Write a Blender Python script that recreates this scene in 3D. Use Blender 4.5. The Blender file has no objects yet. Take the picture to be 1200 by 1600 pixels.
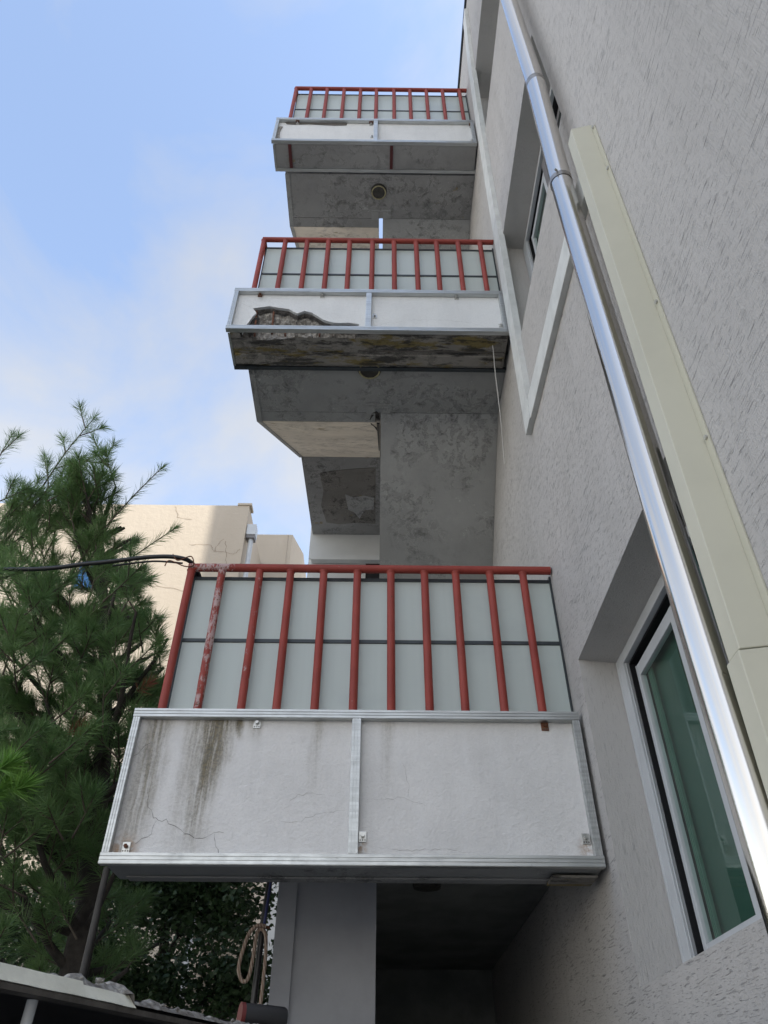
import bpy, bmesh, math, random
import numpy as np
from mathutils import Vector, Matrix, noise
from mathutils.geometry import tessellate_polygon
random.seed(7); RNG = np.random.default_rng(7)
S = bpy.context.scene; COL = S.collection; R = math.radians

# ------------------------------------------------------------------ camera
cam = bpy.data.objects.new('camera', bpy.data.cameras.new('camera')); COL.objects.link(cam)
cam.data.sensor_fit = 'VERTICAL'; cam.data.sensor_height = 36.0
cam.data.lens = 36.0 * 1152.075 / 1600.0
cam.data.clip_start = 0.02; cam.data.clip_end = 2000
th, yaw, roll = R(40.4522), R(0.4629), R(0.2794)
F = Vector((math.sin(yaw)*math.cos(th), math.cos(yaw)*math.cos(th), math.sin(th)))
R0 = Vector((math.cos(yaw), -math.sin(yaw), 0)); U0 = R0.cross(F)
RR = R0*math.cos(roll) + U0*math.sin(roll); UU = -R0*math.sin(roll) + U0*math.cos(roll)
M = Matrix((RR, UU, -F)).transposed().to_4x4(); M.translation = Vector((0, 0, 1.6))
cam.matrix_world = M
S.camera = cam

# ------------------------------------------------------------------ view, sky, sun
S.view_settings.view_transform = 'Standard'; S.view_settings.look = 'None'
S.view_settings.gamma = 1.0; S.view_settings.use_curve_mapping = False
S.view_settings.exposure = 2.25
SUN_EL, SUN_AZ = R(45), math.atan2(.9, -.44)     # azimuth measured from +Y towards +X
sun = bpy.data.objects.new('sun', bpy.data.lights.new('sun', 'SUN')); COL.objects.link(sun)
sun.data.energy = 2.0; sun.data.angle = R(0.6); sun.data.color = (1, .95, .87)
sd = Vector((math.sin(SUN_AZ)*math.cos(SUN_EL), math.cos(SUN_AZ)*math.cos(SUN_EL), math.sin(SUN_EL)))
sun.rotation_euler = sd.to_track_quat('Z', 'Y').to_euler()
W = bpy.data.worlds.new('World'); S.world = W; W.use_nodes = True
n = W.node_tree.nodes; L = W.node_tree.links; n.clear()
sky = n.new('ShaderNodeTexSky'); sky.sky_type = 'NISHITA'; sky.sun_disc = False
sky.sun_elevation = SUN_EL; sky.sun_rotation = SUN_AZ; sky.air_density = 1.0; sky.dust_density = .5; sky.ozone_density = 2.5
tc = n.new('ShaderNodeTexCoord')
mp = n.new('ShaderNodeMapping'); mp.inputs['Rotation'].default_value = (-.387, -.506, .447); mp.inputs['Scale'].default_value = (1.5, 1.0, 2.0)
mp.inputs['Location'].default_value = (4.906, 2.812, 2.851)
L.new(tc.outputs['Generated'], mp.inputs['Vector'])
n1 = n.new('ShaderNodeTexNoise'); n1.inputs['Scale'].default_value = 1.7; n1.inputs['Detail'].default_value = 8; n1.inputs['Roughness'].default_value = .56; n1.inputs['Distortion'].default_value = .35
L.new(mp.outputs['Vector'], n1.inputs['Vector'])
rp = n.new('ShaderNodeValToRGB'); rp.color_ramp.elements[0].position = .41; rp.color_ramp.elements[1].position = .63
rp.color_ramp.elements[0].color = (.22, .22, .22, 1); rp.color_ramp.elements[1].color = (.88, .88, .88, 1)
L.new(n1.outputs['Fac'], rp.inputs['Fac'])
mx = n.new('ShaderNodeMixRGB')
bw_ = n.new('ShaderNodeRGBToBW'); cl = n.new('ShaderNodeMixRGB'); cl.blend_type = 'ADD'; cl.inputs['Fac'].default_value = 1
cm_ = n.new('ShaderNodeMixRGB'); cm_.blend_type = 'MULTIPLY'; cm_.inputs['Fac'].default_value = 1; cm_.inputs['Color2'].default_value = (1.12, 1.14, 1.16, 1)
cl.inputs['Color2'].default_value = (.22, .25, .31, 1)
tint = n.new('ShaderNodeMixRGB'); tint.blend_type = 'MULTIPLY'; tint.inputs['Fac'].default_value = 1; tint.inputs['Color2'].default_value = (1.0, .98, .94, 1)
L.new(sky.outputs['Color'], tint.inputs['Color1'])
L.new(tint.outputs['Color'], bw_.inputs['Color']); L.new(bw_.outputs['Val'], cm_.inputs['Color1']); L.new(cm_.outputs['Color'], cl.inputs['Color1']); L.new(cl.outputs['Color'], mx.inputs['Color2'])
L.new(rp.outputs['Color'], mx.inputs['Fac']); L.new(tint.outputs['Color'], mx.inputs['Color1'])
# haze whitens the sky towards the horizon
sz_ = n.new('ShaderNodeSeparateXYZ'); L.new(tc.outputs['Generated'], sz_.inputs[0])
hz_ = n.new('ShaderNodeMapRange'); hz_.interpolation_type = 'SMOOTHSTEP'
for i_, v_ in enumerate((.0, .50, .85, 0.)): hz_.inputs[i_+1].default_value = v_
L.new(sz_.outputs[2], hz_.inputs[0])
hc_ = n.new('ShaderNodeMixRGB'); hc_.blend_type = 'MULTIPLY'; hc_.inputs['Fac'].default_value = 1; hc_.inputs['Color2'].default_value = (1.15, 1.05, .90, 1)
L.new(bw_.outputs['Val'], hc_.inputs['Color1'])
hm_ = n.new('ShaderNodeMixRGB'); L.new(hz_.outputs[0], hm_.inputs['Fac']); L.new(mx.outputs['Color'], hm_.inputs['Color1']); L.new(hc_.outputs['Color'], hm_.inputs['Color2'])
bg = n.new('ShaderNodeBackground'); bg.inputs['Strength'].default_value = .1
L.new(hm_.outputs['Color'], bg.inputs['Color'])
wo = n.new('ShaderNodeOutputWorld'); L.new(bg.outputs['Background'], wo.inputs['Surface'])

# ------------------------------------------------------------------ helpers
class MB:
    def __init__(s): s.v = []; s.f = []; s.sm = []
    def add(s, vs, fs, smooth=False):
        b = len(s.v); s.v += [tuple(p) for p in vs]; s.f += [tuple(i+b for i in f) for f in fs]; s.sm += [smooth]*len(fs); return s
    def hexa(s, q):   # bottom 4 (ccw from above), top 4
        return s.add(q, [(3,2,1,0),(4,5,6,7),(0,1,5,4),(1,2,6,5),(2,3,7,6),(3,0,4,7)])
    def box(s, x0, x1, y0, y1, z0, z1):
        return s.hexa([(x0,y0,z0),(x1,y0,z0),(x1,y1,z0),(x0,y1,z0),(x0,y0,z1),(x1,y0,z1),(x1,y1,z1),(x0,y1,z1)])
    def tube(s, pts, rad, seg=12, cap=True, smooth=True):
        pts = [Vector(p) for p in pts]; m = len(pts)
        rad = rad if isinstance(rad, (list, tuple)) else [rad]*m
        T = [(pts[min(i+1,m-1)]-pts[max(i-1,0)]).normalized() for i in range(m)]
        ref = Vector((0,0,1)) if abs(T[0].z) < .9 else Vector((1,0,0))
        A = T[0].cross(ref).normalized(); vs = []
        for i in range(m):
            A = (A - T[i]*A.dot(T[i])).normalized(); B = T[i].cross(A)
            for k in range(seg):
                a = 2*math.pi*k/seg; vs.append(pts[i] + (A*math.cos(a)+B*math.sin(a))*rad[i])
        fs = [(i*seg+k, i*seg+(k+1)%seg, (i+1)*seg+(k+1)%seg, (i+1)*seg+k) for i in range(m-1) for k in range(seg)]
        s.add(vs, fs, smooth)
        if cap:
            s.add(vs[:seg], [tuple(reversed(range(seg)))]); s.add(vs[-seg:], [tuple(range(seg))])
        return s
    def prism(s, poly, fn, h0, h1):   # poly 2-D ccw, fn(a, b, h) -> xyz
        m = len(poly)
        s.add([fn(a,b,h0) for a,b in poly]+[fn(a,b,h1) for a,b in poly],
              [tuple(reversed(range(m))), tuple(range(m,2*m))]+[(i,(i+1)%m,m+(i+1)%m,m+i) for i in range(m)])
        return s
    def mesh(s, name, mat):
        me = bpy.data.meshes.new(name); me.from_pydata(s.v, [], s.f); me.materials.append(mat)
        for p, k in zip(me.polygons, s.sm): p.use_smooth = k
        bm = bmesh.new(); bm.from_mesh(me); bmesh.ops.recalc_face_normals(bm, faces=bm.faces); bm.to_mesh(me); bm.free()
        return me
    def build(s, name, mat, parent=None, bevel=0, label=None):
        # vertices are given in world coordinates; the object sits where its parent sits
        me = s.mesh(name, mat); o = bpy.data.objects.new(name, me); COL.objects.link(o)
        if parent: put(o, parent)
        if bevel:
            b = o.modifiers.new('bevel', 'BEVEL'); b.width = bevel; b.segments = 2; b.limit_method = 'ANGLE'; b.angle_limit = R(40)
        if label: o['label'] = label
        return o
def wloc(o):
    p = Vector(o.location)
    while o.parent: o = o.parent; p += Vector(o.location)
    return p
def put(o, parent):      # parent without moving (no rotations anywhere in the hierarchy)
    o.parent = parent; o.location = Vector(o.location) - wloc(parent)
def inst(name, me, loc, parent=None):
    o = bpy.data.objects.new(name, me); COL.objects.link(o); o.location = loc
    if parent: put(o, parent)
    return o
def thing(name, label, cat, loc, group=None):
    o = bpy.data.objects.new(name, None); COL.objects.link(o); o.location = loc; o.empty_display_size = .2
    return tag(o, label, cat, group)
def tag(o, label, cat, group=None):
    o['label'] = label; o['category'] = cat
    if group: o['group'] = group
    return o

# ------------------------------------------------------------------ materials
class NT:
    def __init__(s, name):
        s.m = bpy.data.materials.new(name); s.m.use_nodes = True; s.t = s.m.node_tree; s.n = s.t.nodes
        s.b = s.n['Principled BSDF']; s.pos = s.new('ShaderNodeNewGeometry').outputs['Position']
    def new(s, t, **k):
        q = s.n.new(t)
        for a, b in k.items(): setattr(q, a, b)
        return q
    def link(s, a, b): s.t.links.new(a, b)
    def set(s, sock, v):
        if isinstance(v, bpy.types.NodeSocket): s.link(v, sock)
        elif isinstance(v, tuple) and len(v) == 3 and sock.type == 'RGBA': sock.default_value = v+(1,)
        else: sock.default_value = v
    def math(s, op, a, b=0., c=0.):
        q = s.new('ShaderNodeMath', operation=op)
        for i, v in enumerate((a, b, c)): s.set(q.inputs[i], v)
        return q.outputs[0]
    def scl(s, sc, rot=(0,0,0), loc=(0,0,0)):
        q = s.new('ShaderNodeMapping'); s.link(s.pos, q.inputs[0]); q.inputs['Scale'].default_value = sc
        q.inputs['Rotation'].default_value = rot; q.inputs['Location'].default_value = loc; return q.outputs[0]
    def noise(s, vec, scale, detail=4, rough=.55, dist=0.):
        q = s.new('ShaderNodeTexNoise'); s.link(vec, q.inputs['Vector'])
        for a, b in (('Scale',scale),('Detail',detail),('Roughness',rough),('Distortion',dist)): q.inputs[a].default_value = b
        return q.outputs['Fac']
    def ramp(s, f, a, b, v0=0., v1=1.):
        q = s.new('ShaderNodeMapRange', interpolation_type='SMOOTHSTEP'); s.set(q.inputs[0], f)
        for i, v in enumerate((a, b, v0, v1)): q.inputs[i+1].default_value = v
        return q.outputs[0]
    def mix(s, f, a, b, mode='MIX'):
        q = s.new('ShaderNodeMixRGB', blend_type=mode); s.set(q.inputs[0], f); s.set(q.inputs[1], a); s.set(q.inputs[2], b); return q.outputs[0]
    def bump(s, h, strength, dist, prev=None):
        q = s.new('ShaderNodeBump'); s.set(q.inputs['Height'], h); q.inputs['Strength'].default_value = strength; q.inputs['Distance'].default_value = dist
        if prev is not None: s.link(prev, q.inputs['Normal'])
        return q.outputs[0]
    def fin(s, color=None, rough=None, normal=None, metal=None):
        if color is not None: s.set(s.b.inputs['Base Color'], color)
        if rough is not None: s.set(s.b.inputs['Roughness'], rough)
        if metal is not None: s.set(s.b.inputs['Metallic'], metal)
        if normal is not None: s.link(normal, s.b.inputs['Normal'])
        return s.m

def plain(name, col, rough=.6, metal=0., var=.12, sc=6., bump=.0):
    t = NT(name); nz = t.noise(t.scl((1,1,1)), sc, 5, .6)
    c = t.mix(t.ramp(nz, .3, .7, 0, 1), tuple(k*(1-var) for k in col), tuple(min(1,k*(1+var)) for k in col))
    nm = t.bump(t.noise(t.scl((1,1,1)), sc*12, 4), bump, .004) if bump else None
    return t.fin(c, rough, nm, metal)

def stucco(upright=False):
    t = NT('brushed_reveal_stucco' if upright else 'scratched_stucco')
    hz = (lambda a, b: (b*.6, b*.6, a)) if upright else (lambda a, b: (a, a, b))
    clus = t.noise(t.scl((3,3,3)), 1.3, 4, .6)
    g1 = t.noise(t.scl(hz(13,175)), 1, 1, .4, .12)
    th = t.math('MULTIPLY_ADD', t.ramp(clus, .30, .70), -.105, .735)
    gouge = t.ramp(t.math('SUBTRACT', g1, th), 0, .014)
    g2 = t.noise(t.scl(hz(24,330), loc=(3,1,7)), 1, 1, .4, .1)
    gouge2 = t.ramp(g2, .635, .675)
    fine = t.noise(t.scl((150,150,16), (R(14),0,0)), 1, 3, .6)
    grain = t.noise(t.scl((1,1,1)), 130, 3, .6)
    trowel = t.ramp(t.noise(t.scl((2.2,2.2,.7)), 1, 2), .5, .62, 1, .25)   # smooth trowelled bands
    h = t.math('ADD', t.math('MULTIPLY', gouge, -1.0), t.math('MULTIPLY', gouge2, -.45))
    h = t.math('ADD', h, t.math('MULTIPLY', fine, t.math('MULTIPLY', trowel, .8)))
    h = t.math('ADD', h, t.math('MULTIPLY', grain, .75))
    nm = t.bump(h, .85 if not upright else .6, .0065)
    col = t.mix(t.ramp(t.noise(t.scl((.7,.7,.25)), 1, 5), .3, .7), (.445,.43,.412), (.515,.497,.478))
    gouge_shade = t.math('ADD', t.math('MULTIPLY', gouge, .15 if upright else .5), t.math('MULTIPLY', gouge2, .12 if upright else .3))
    col = t.mix(gouge_shade, col, (.15,.145,.14))  # shade of the gouges painted in, the relief alone is too faint
    sm = t.noise(t.scl((5,5,.35)), 1, 5, .6)      # faint rain smears
    col = t.mix(t.ramp(sm, .52, .78, 0, .28), col, (.29,.28,.26))
    col = t.mix(t.ramp(t.noise(t.scl((1,1,1), loc=(3,8,1)), .9, 6, .62), .5, .7, 0, .22), col, (.36,.345,.325))
    return t.fin(col, .88, nm)
STUCCO = stucco(); REVEAL = stucco(True)

def fascia(name, base, streaks=(), zt=0., rust=(), blotch=.25):
    t = NT(name); sx = t.new('ShaderNodeSeparateXYZ'); t.link(t.pos, sx.inputs[0]); X, Z = sx.outputs[0], sx.outputs[2]
    wv = t.noise(t.scl((3,3,3)), 1.2, 3); fibre = t.noise(t.scl((55,55,4)), 1, 4, .65); spk = t.noise(t.scl((1,1,1)), 90, 3, .7)
    col = t.mix(t.ramp(t.noise(t.scl((2,2,1.2)), 1.3, 5), .3, .7), tuple(k*.93 for k in base), base)
    pale = t.ramp(t.noise(t.scl((9,9,.9)), 1, 3), .52, .75, 0, .35)
    col = t.mix(pale, col, tuple(min(.8, k*1.12) for k in base))
    tot = None
    for x0, w, ln, stg, tilt in streaks:
        xx = t.math('ADD', X, t.math('MULTIPLY', t.math('SUBTRACT', wv, .5), .12))
        xx = t.math('MULTIPLY_ADD', t.math('SUBTRACT', zt, Z), tilt, xx)
        d = t.math('ABSOLUTE', t.math('SUBTRACT', xx, x0))
        m = t.ramp(d, 0, w, 1, 0)
        m = t.math('MULTIPLY', m, t.ramp(t.math('SUBTRACT', zt, Z), 0, ln, 1, 0))
        m = t.math('MULTIPLY', m, t.math('MULTIPLY', t.ramp(fibre, .28, .66, .3, 1), stg))
        tot = m if tot is None else t.math('MAXIMUM', tot, m)
    if tot is not None:
        col = t.mix(t.math('MULTIPLY', tot, .95), col, (.25,.21,.13))
        col = t.mix(t.math('MULTIPLY', tot, t.math('MULTIPLY', t.ramp(spk, .40, .62, .25, 1), .8)), col, (.065,.058,.04))
    for (x0, z0, r) in rust:
        d = t.new('ShaderNodeVectorMath', operation='DISTANCE'); t.link(t.pos, d.inputs[0]); d.inputs[1].default_value = (x0, 3.54, z0)
        m = t.math('MULTIPLY', t.ramp(d.outputs['Value'], 0, r, 1, 0), t.ramp(t.noise(t.scl((1,1,1)), 40, 4), .35, .6))
        col = t.mix(t.math('MULTIPLY', m, .8), col, (.33,.16,.04))
    bl = t.ramp(t.noise(t.scl((1,1,1)), 5, 6, .65), .56, .66, 0, blotch)
    col = t.mix(bl, col, tuple(k*.78 for k in base))
    h = t.math('ADD', t.math('MULTIPLY', spk, .35), t.noise(t.scl((22,22,30)), 1, 6, .68))
    dm = t.ramp(t.noise(t.scl((1,1,1), loc=(7,2,3)), 2.6, 7, .68), .42, .66, 0, .16); col = t.mix(dm, col, tuple(k*.6 for k in base))
    col = t.mix(t.ramp(spk, .35, .7, 0, .14), col, tuple(k*.62 for k in base))  # speckle also darkens the colour, standing in for relief shading
    col = t.mix(t.ramp(t.noise(t.scl((14,14,2), loc=(2,9,4)), 1, 5, .65), .5, .75, 0, .16), col, tuple(k*.66 for k in base))
    return t.fin(col, .8, t.bump(h, 1.0, .0065))
FASCIA = [fascia('lowest_fascia_paint', (.76,.75,.74), [(-1.11,.11,1.1,1.0,.05),(-.80,.12,.85,1.5,.09),(-.9,.09,.8,.7,.05),(-.70,.035,.14,1.6,.0),(-.62,.05,.16,.6,0),(-.3,.05,.5,.35,.0),(.05,.06,.55,.3,0)], 3.23, [(-1.15,2.59,.11),(.97,2.62,.07),(-.07,2.62,.05)]),
          fascia('middle_fascia_paint', (.76,.775,.78), [(-1.0,.05,.12,.5,0)], 7.0, [(-1.02,7.0,.05)], .1),
          fascia('top_fascia_paint', (.76,.765,.76), [(-.9,.2,.1,.5,0)], 10.5, [], .12)]

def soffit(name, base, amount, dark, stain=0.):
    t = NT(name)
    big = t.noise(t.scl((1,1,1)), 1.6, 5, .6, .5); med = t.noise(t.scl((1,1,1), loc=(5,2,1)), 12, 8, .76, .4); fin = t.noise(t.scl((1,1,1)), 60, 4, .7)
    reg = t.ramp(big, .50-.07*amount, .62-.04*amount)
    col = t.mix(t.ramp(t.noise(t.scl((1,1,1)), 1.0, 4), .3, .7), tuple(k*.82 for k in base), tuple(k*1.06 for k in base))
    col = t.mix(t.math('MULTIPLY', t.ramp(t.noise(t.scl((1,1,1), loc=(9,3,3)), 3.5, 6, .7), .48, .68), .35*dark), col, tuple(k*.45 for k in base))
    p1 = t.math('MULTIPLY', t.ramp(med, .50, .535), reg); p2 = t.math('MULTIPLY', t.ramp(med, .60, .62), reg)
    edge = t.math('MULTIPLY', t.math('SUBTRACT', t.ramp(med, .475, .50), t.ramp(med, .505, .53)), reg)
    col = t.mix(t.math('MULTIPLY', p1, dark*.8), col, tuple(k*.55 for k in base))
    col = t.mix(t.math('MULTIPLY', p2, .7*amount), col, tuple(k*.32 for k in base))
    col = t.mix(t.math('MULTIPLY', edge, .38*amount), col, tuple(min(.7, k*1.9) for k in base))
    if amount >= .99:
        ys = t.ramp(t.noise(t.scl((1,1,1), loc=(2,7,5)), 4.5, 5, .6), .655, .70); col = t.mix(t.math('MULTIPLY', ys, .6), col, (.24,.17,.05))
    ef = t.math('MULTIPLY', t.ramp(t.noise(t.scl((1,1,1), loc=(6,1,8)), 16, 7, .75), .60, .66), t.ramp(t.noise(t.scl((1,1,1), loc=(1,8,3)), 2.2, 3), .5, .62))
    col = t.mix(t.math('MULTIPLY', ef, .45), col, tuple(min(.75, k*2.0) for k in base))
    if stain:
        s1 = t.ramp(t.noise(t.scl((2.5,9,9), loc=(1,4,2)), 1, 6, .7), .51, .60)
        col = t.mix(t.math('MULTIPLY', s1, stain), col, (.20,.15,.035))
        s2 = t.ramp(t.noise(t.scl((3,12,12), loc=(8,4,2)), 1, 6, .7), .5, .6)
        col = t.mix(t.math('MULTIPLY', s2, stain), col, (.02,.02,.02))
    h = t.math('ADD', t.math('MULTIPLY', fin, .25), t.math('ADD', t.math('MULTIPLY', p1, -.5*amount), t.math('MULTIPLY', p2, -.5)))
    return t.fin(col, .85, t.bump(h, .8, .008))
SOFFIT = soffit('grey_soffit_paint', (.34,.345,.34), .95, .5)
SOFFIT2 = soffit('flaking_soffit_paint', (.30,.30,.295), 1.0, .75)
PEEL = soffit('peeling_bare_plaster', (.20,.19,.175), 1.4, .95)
PASSAGE = plain('shade_dark_passage', (.19,.20,.19), .9, 0, .2, 3, .3)  # passage colour darkened to carry its deep shade
ROTTEN = soffit('stained_rotten_concrete', (.27,.255,.23), 1.3, .85, .85)
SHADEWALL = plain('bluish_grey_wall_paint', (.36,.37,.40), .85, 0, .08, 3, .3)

BUFF = soffit('buff_soffit', (.76,.695,.60), 1.0, .55)  # lighter, warmer soffit tone for the rising flights
def spall():
    t = NT('broken_concrete'); v = t.new('ShaderNodeTexVoronoi'); t.link(t.scl((1,1,1)), v.inputs['Vector']); v.inputs['Scale'].default_value = 38
    nz = t.noise(t.scl((1,1,1)), 22, 6, .7)
    col = t.mix(t.ramp(nz, .3, .7), (.20,.19,.17), (.56,.535,.495)); col = t.mix(t.math('MULTIPLY', t.ramp(v.outputs['Distance'], .2, .7), .5), col, (.13,.11,.10))
    return t.fin(col, .95, t.bump(t.math('ADD', nz, t.math('MULTIPLY', v.outputs['Distance'], -.6)), 1, .02))
SPALL = spall(); SPALLDARK = plain('dark_concrete', (.055,.05,.046), .95, 0, .45, 30, .9)  # near-black tone for the hole's shaded rim, the notch and the slit

def redpaint(name, wear):
    t = NT(name); nz = t.noise(t.scl((1,1,.45)), 34, 6, .7); bigw = t.noise(t.scl((1,1,.6)), 3, 3)
    col = t.mix(t.ramp(t.noise(t.scl((1,1,1)), 5, 4), .3, .7), (.23,.028,.018), (.29,.04,.026))
    chalk = t.math('MULTIPLY', t.ramp(bigw, .4, .7), .05); col = t.mix(chalk, col, (.42,.2,.17))
    m = t.ramp(t.math('ADD', nz, wear), .60, .68)
    col = t.mix(m, col, (.43,.30,.29)); m2 = t.ramp(t.math('ADD', t.noise(t.scl((1,1,1), loc=(4,4,4)), 60, 4), wear*.5), .66, .7); col = t.mix(m2, col, (.12,.045,.025))
    return t.fin(col, .62, t.bump(t.math('ADD', t.math('MULTIPLY', m, -1.), t.math('MULTIPLY', nz, .3)), .5, .002))
RED = redpaint('red_oxide_paint', -.06); REDSHADE = plain('shaded_red_paint', (.085,.016,.018), .6); REDWORN = redpaint('flaked_red_paint', .12); REDMID = redpaint('scuffed_red_paint', -.01)

def alu():
    t = NT('dull_aluminium'); nz = t.noise(t.scl((4,60,60)), 1, 4); sp = t.noise(t.scl((1,1,1)), 25, 5, .7)
    col = t.mix(t.ramp(nz, .3, .7), (.44,.455,.455), (.58,.60,.60)); col = t.mix(t.ramp(sp, .62, .75, 0, .5), col, (.3,.3,.29))
    return t.fin(col, t.ramp(sp, .3, .7, .32, .5), t.bump(sp, .15, .002), .75)
ALU = alu()
def steel():
    t = NT('brushed_stainless'); nz = t.noise(t.scl((300,300,2)), 1, 3); sp = t.noise(t.scl((1,1,.4)), 3, 4)
    return t.fin((.67,.64,.60), t.ramp(sp, .3, .7, .13, .24), t.bump(nz, .08, .001), 1.0)
STEEL = steel(); STEELDULL = plain('dull_weld_steel', (.33,.31,.29), .42, 1, .2, 40)
def panelmat():
    t = NT('frosted_sheet'); nz = t.noise(t.scl((30,30,.6)), 1, 3); sm = t.noise(t.scl((1.5,1.5,3)), 1, 4)
    col = t.mix(t.ramp(nz, .3, .7), (.645,.715,.695), (.66,.73,.71)); col = t.mix(t.ramp(sm, .55, .75, 0, .3), col, (.50,.57,.58))
    t.fin(col, .3, t.bump(sm, .1, .01)); t.b.inputs['Transmission Weight'].default_value = 0
    tr = t.new('ShaderNodeBsdfTranslucent'); t.set(tr.inputs[0], col); mxs = t.new('ShaderNodeMixShader'); mxs.inputs[0].default_value = .28
    t.link(t.b.outputs[0], mxs.inputs[1]); t.link(tr.outputs[0], mxs.inputs[2]); t.link(mxs.outputs[0], t.n['Material Output'].inputs[0]); return t.m
PANEL = panelmat()
DARKMETAL = plain('dark_grey_metal', (.045,.055,.062), .45, .3, .2, 12)
CREAM = plain('cream_coated_sheet', (.53,.515,.415), .42, 0, .04, 2.5)
WHITEPVC = plain('white_window_profile', (.52,.54,.555), .4, 0, .06, 5)
GREYPVC = plain('grey_brown_profile', (.17,.16,.16), .5, 0, .06, 8)
BLACKRUB = plain('black_track', (.012,.012,.014), .5, 0, .2, 20)
TRIM = plain('pale_moulding_paint', (.60,.615,.60), .75, 0, .09, 7, .4)
def beige():
    t = NT('beige_render'); col = t.mix(t.ramp(t.noise(t.scl((.5,.5,.15)), 1, 5), .3, .7), (.45,.385,.305), (.50,.435,.35))
    col = t.mix(t.ramp(t.noise(t.scl((2,2,.25)), 1, 5, .65), .55, .75, 0, .22), col, (.40,.33,.25))
    sz = t.new('ShaderNodeSeparateXYZ'); t.link(t.pos, sz.inputs[0])
    brd = t.math('ABSOLUTE', t.math('SUBTRACT', t.math('FRACT', t.math('MULTIPLY', sz.outputs[2], 2.2)), .5))
    line = t.math('MULTIPLY', t.ramp(brd, 0, .04, 1, 0), t.ramp(t.noise(t.scl((.8,.8,2)), 1, 4), .45, .6))
    col = t.mix(t.math('MULTIPLY', line, .13), col, (.36,.30,.24))
    return t.fin(col, .9, t.bump(t.noise(t.scl((1,1,1)), 8, 6), .4, .02))
BEIGE = beige()
PALEWALL = plain('pale_grey_wall', (.60,.61,.60), .85, 0, .05, 2)
CRACK = plain('crack_dark', (.12,.11,.10), .95)  # dark tone for cracks, grooves, holes and the gap
FAINT = plain('hairline_crack', (.33,.32,.31), .95)
RUST = plain('rusty_iron', (.13,.05,.025), .85, 0, .4, 40, .5)
ZINC = plain('zinc_plate', (.55,.55,.53), .35, .7, .15, 40)
GLOBE = plain('dusty_yellow_glass', (.42,.36,.16), .4, 0, .3, 16)
RIM = plain('grimy_lamp_ring', (.05,.048,.043), .6, .2, .3, 20)
CABLEM = plain('black_rubber_cable', (.012,.012,.013), .4)
CONC = plain('grey_concrete', (.24,.235,.225), .92, 0, .16, 3, .5)
def glassmat():
    t = NT('green_tinted_glass'); t.n.remove(t.b)
    tr = t.new('ShaderNodeBsdfTransparent'); tr.inputs[0].default_value = (.86,.96,.92,1)
    gl = t.new('ShaderNodeBsdfGlossy'); gl.inputs['Roughness'].default_value = .02; gl.inputs[0].default_value = (.9,1,.97,1)
    gm = t.new('ShaderNodeNewGeometry'); dt = t.new('ShaderNodeVectorMath', operation='DOT_PRODUCT'); t.link(gm.outputs['Normal'], dt.inputs[0]); t.link(gm.outputs['Incoming'], dt.inputs[1])
    fr = t.math('MULTIPLY_ADD', t.math('POWER', t.math('SUBTRACT', 1., t.math('ABSOLUTE', dt.outputs['Value'])), 5.), .9, .045)
    m = t.new('ShaderNodeMixShader'); t.link(fr, m.inputs[0]); t.link(tr.outputs[0], m.inputs[1]); t.link(gl.outputs[0], m.inputs[2])
    t.link(m.outputs[0], t.n['Material Output'].inputs[0]); return t.m
GLASS = glassmat()
BLIND = plain('green_window_film', (.022,.072,.052), .5, 0, .1, 2)

REFLGREEN = plain('pale_green_reflection', (.06,.15,.11), .5)
SEAL = plain('old_sealant', (.40,.37,.31), .8, 0, .2, 20, .4)
# ------------------------------------------------------------------ ground
g = MB(); g.add([(-300,-300,0),(300,-300,0),(300,300,0),(-300,300,0)], [(0,1,2,3)])
o = g.build('ground', CONC); o['kind'] = 'structure'

# ------------------------------------------------------------------ apartment building (right-hand wall)
WX, WIN = 1.04, 1.24; ZTOP = 12.6
bld = thing('apartment_building', 'grey stucco apartment building filling the right side with recessed windows', 'building', (WX, 0, 0))
wins = [(2.06, 3.505), (6.17, 7.55), (9.45, 10.88)]; YN, YF = 1.76, 3.40; SL = .03
w = MB(); Y0, Y1 = -9.0, 17.0
ys = [Y0, YN, YF, Y1]; zs = [0]+[k for a in wins for k in a]+[ZTOP]
for i in range(3):
    for j in range(len(zs)-1):
        if i == 1 and j % 2 == 1: continue
        ny = 8 if i != 1 else 2
        w.add([(WX,ys[i],zs[j]),(WX,ys[i+1],zs[j]),(WX,ys[i+1],zs[j+1]),(WX,ys[i],zs[j+1])], [(0,1,2,3)])
for zb, zt in wins:
    rv = MB()
    rv.add([(WX,YN,zt),(WX,YF,zt),(WIN,YF,zt-.02),(WIN,YN,zt-.02)], [(0,1,2,3)])
    rv.add([(WX,YN,zb),(WX,YF,zb),(WIN,YF,zb+SL),(WIN,YN,zb+SL)], [(0,1,2,3)])
    rv.add([(WX,YF,zb),(WX,YF,zt),(WIN,YF,zt-.02),(WIN,YF,zb+SL)], [(0,1,2,3)])
    rv.add([(WX,YN,zb),(WX,YN,zt),(WIN,YN,zt-.02),(WIN,YN,zb+SL)], [(0,1,2,3)])
    rv.build('window_reveal', REVEAL, bld)
w.add([(WX,Y0,0),(WX,Y0,ZTOP),(14,Y0,ZTOP),(14,Y0,0)], [(0,1,2,3)])
w.add([(WX,Y1,0),(WX,Y1,ZTOP),(14,Y1,ZTOP),(14,Y1,0)], [(0,1,2,3)])
w.add([(WX,Y0,ZTOP),(WX,Y1,ZTOP),(14,Y1,ZTOP),(14,Y0,ZTOP)], [(0,1,2,3)])
w.build('wall', STUCCO, bld)
MB().box(WX-.025, WX+.3, Y0, Y1, ZTOP+.002, ZTOP+.06).build('roof_flashing', DARKMETAL, bld)
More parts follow.
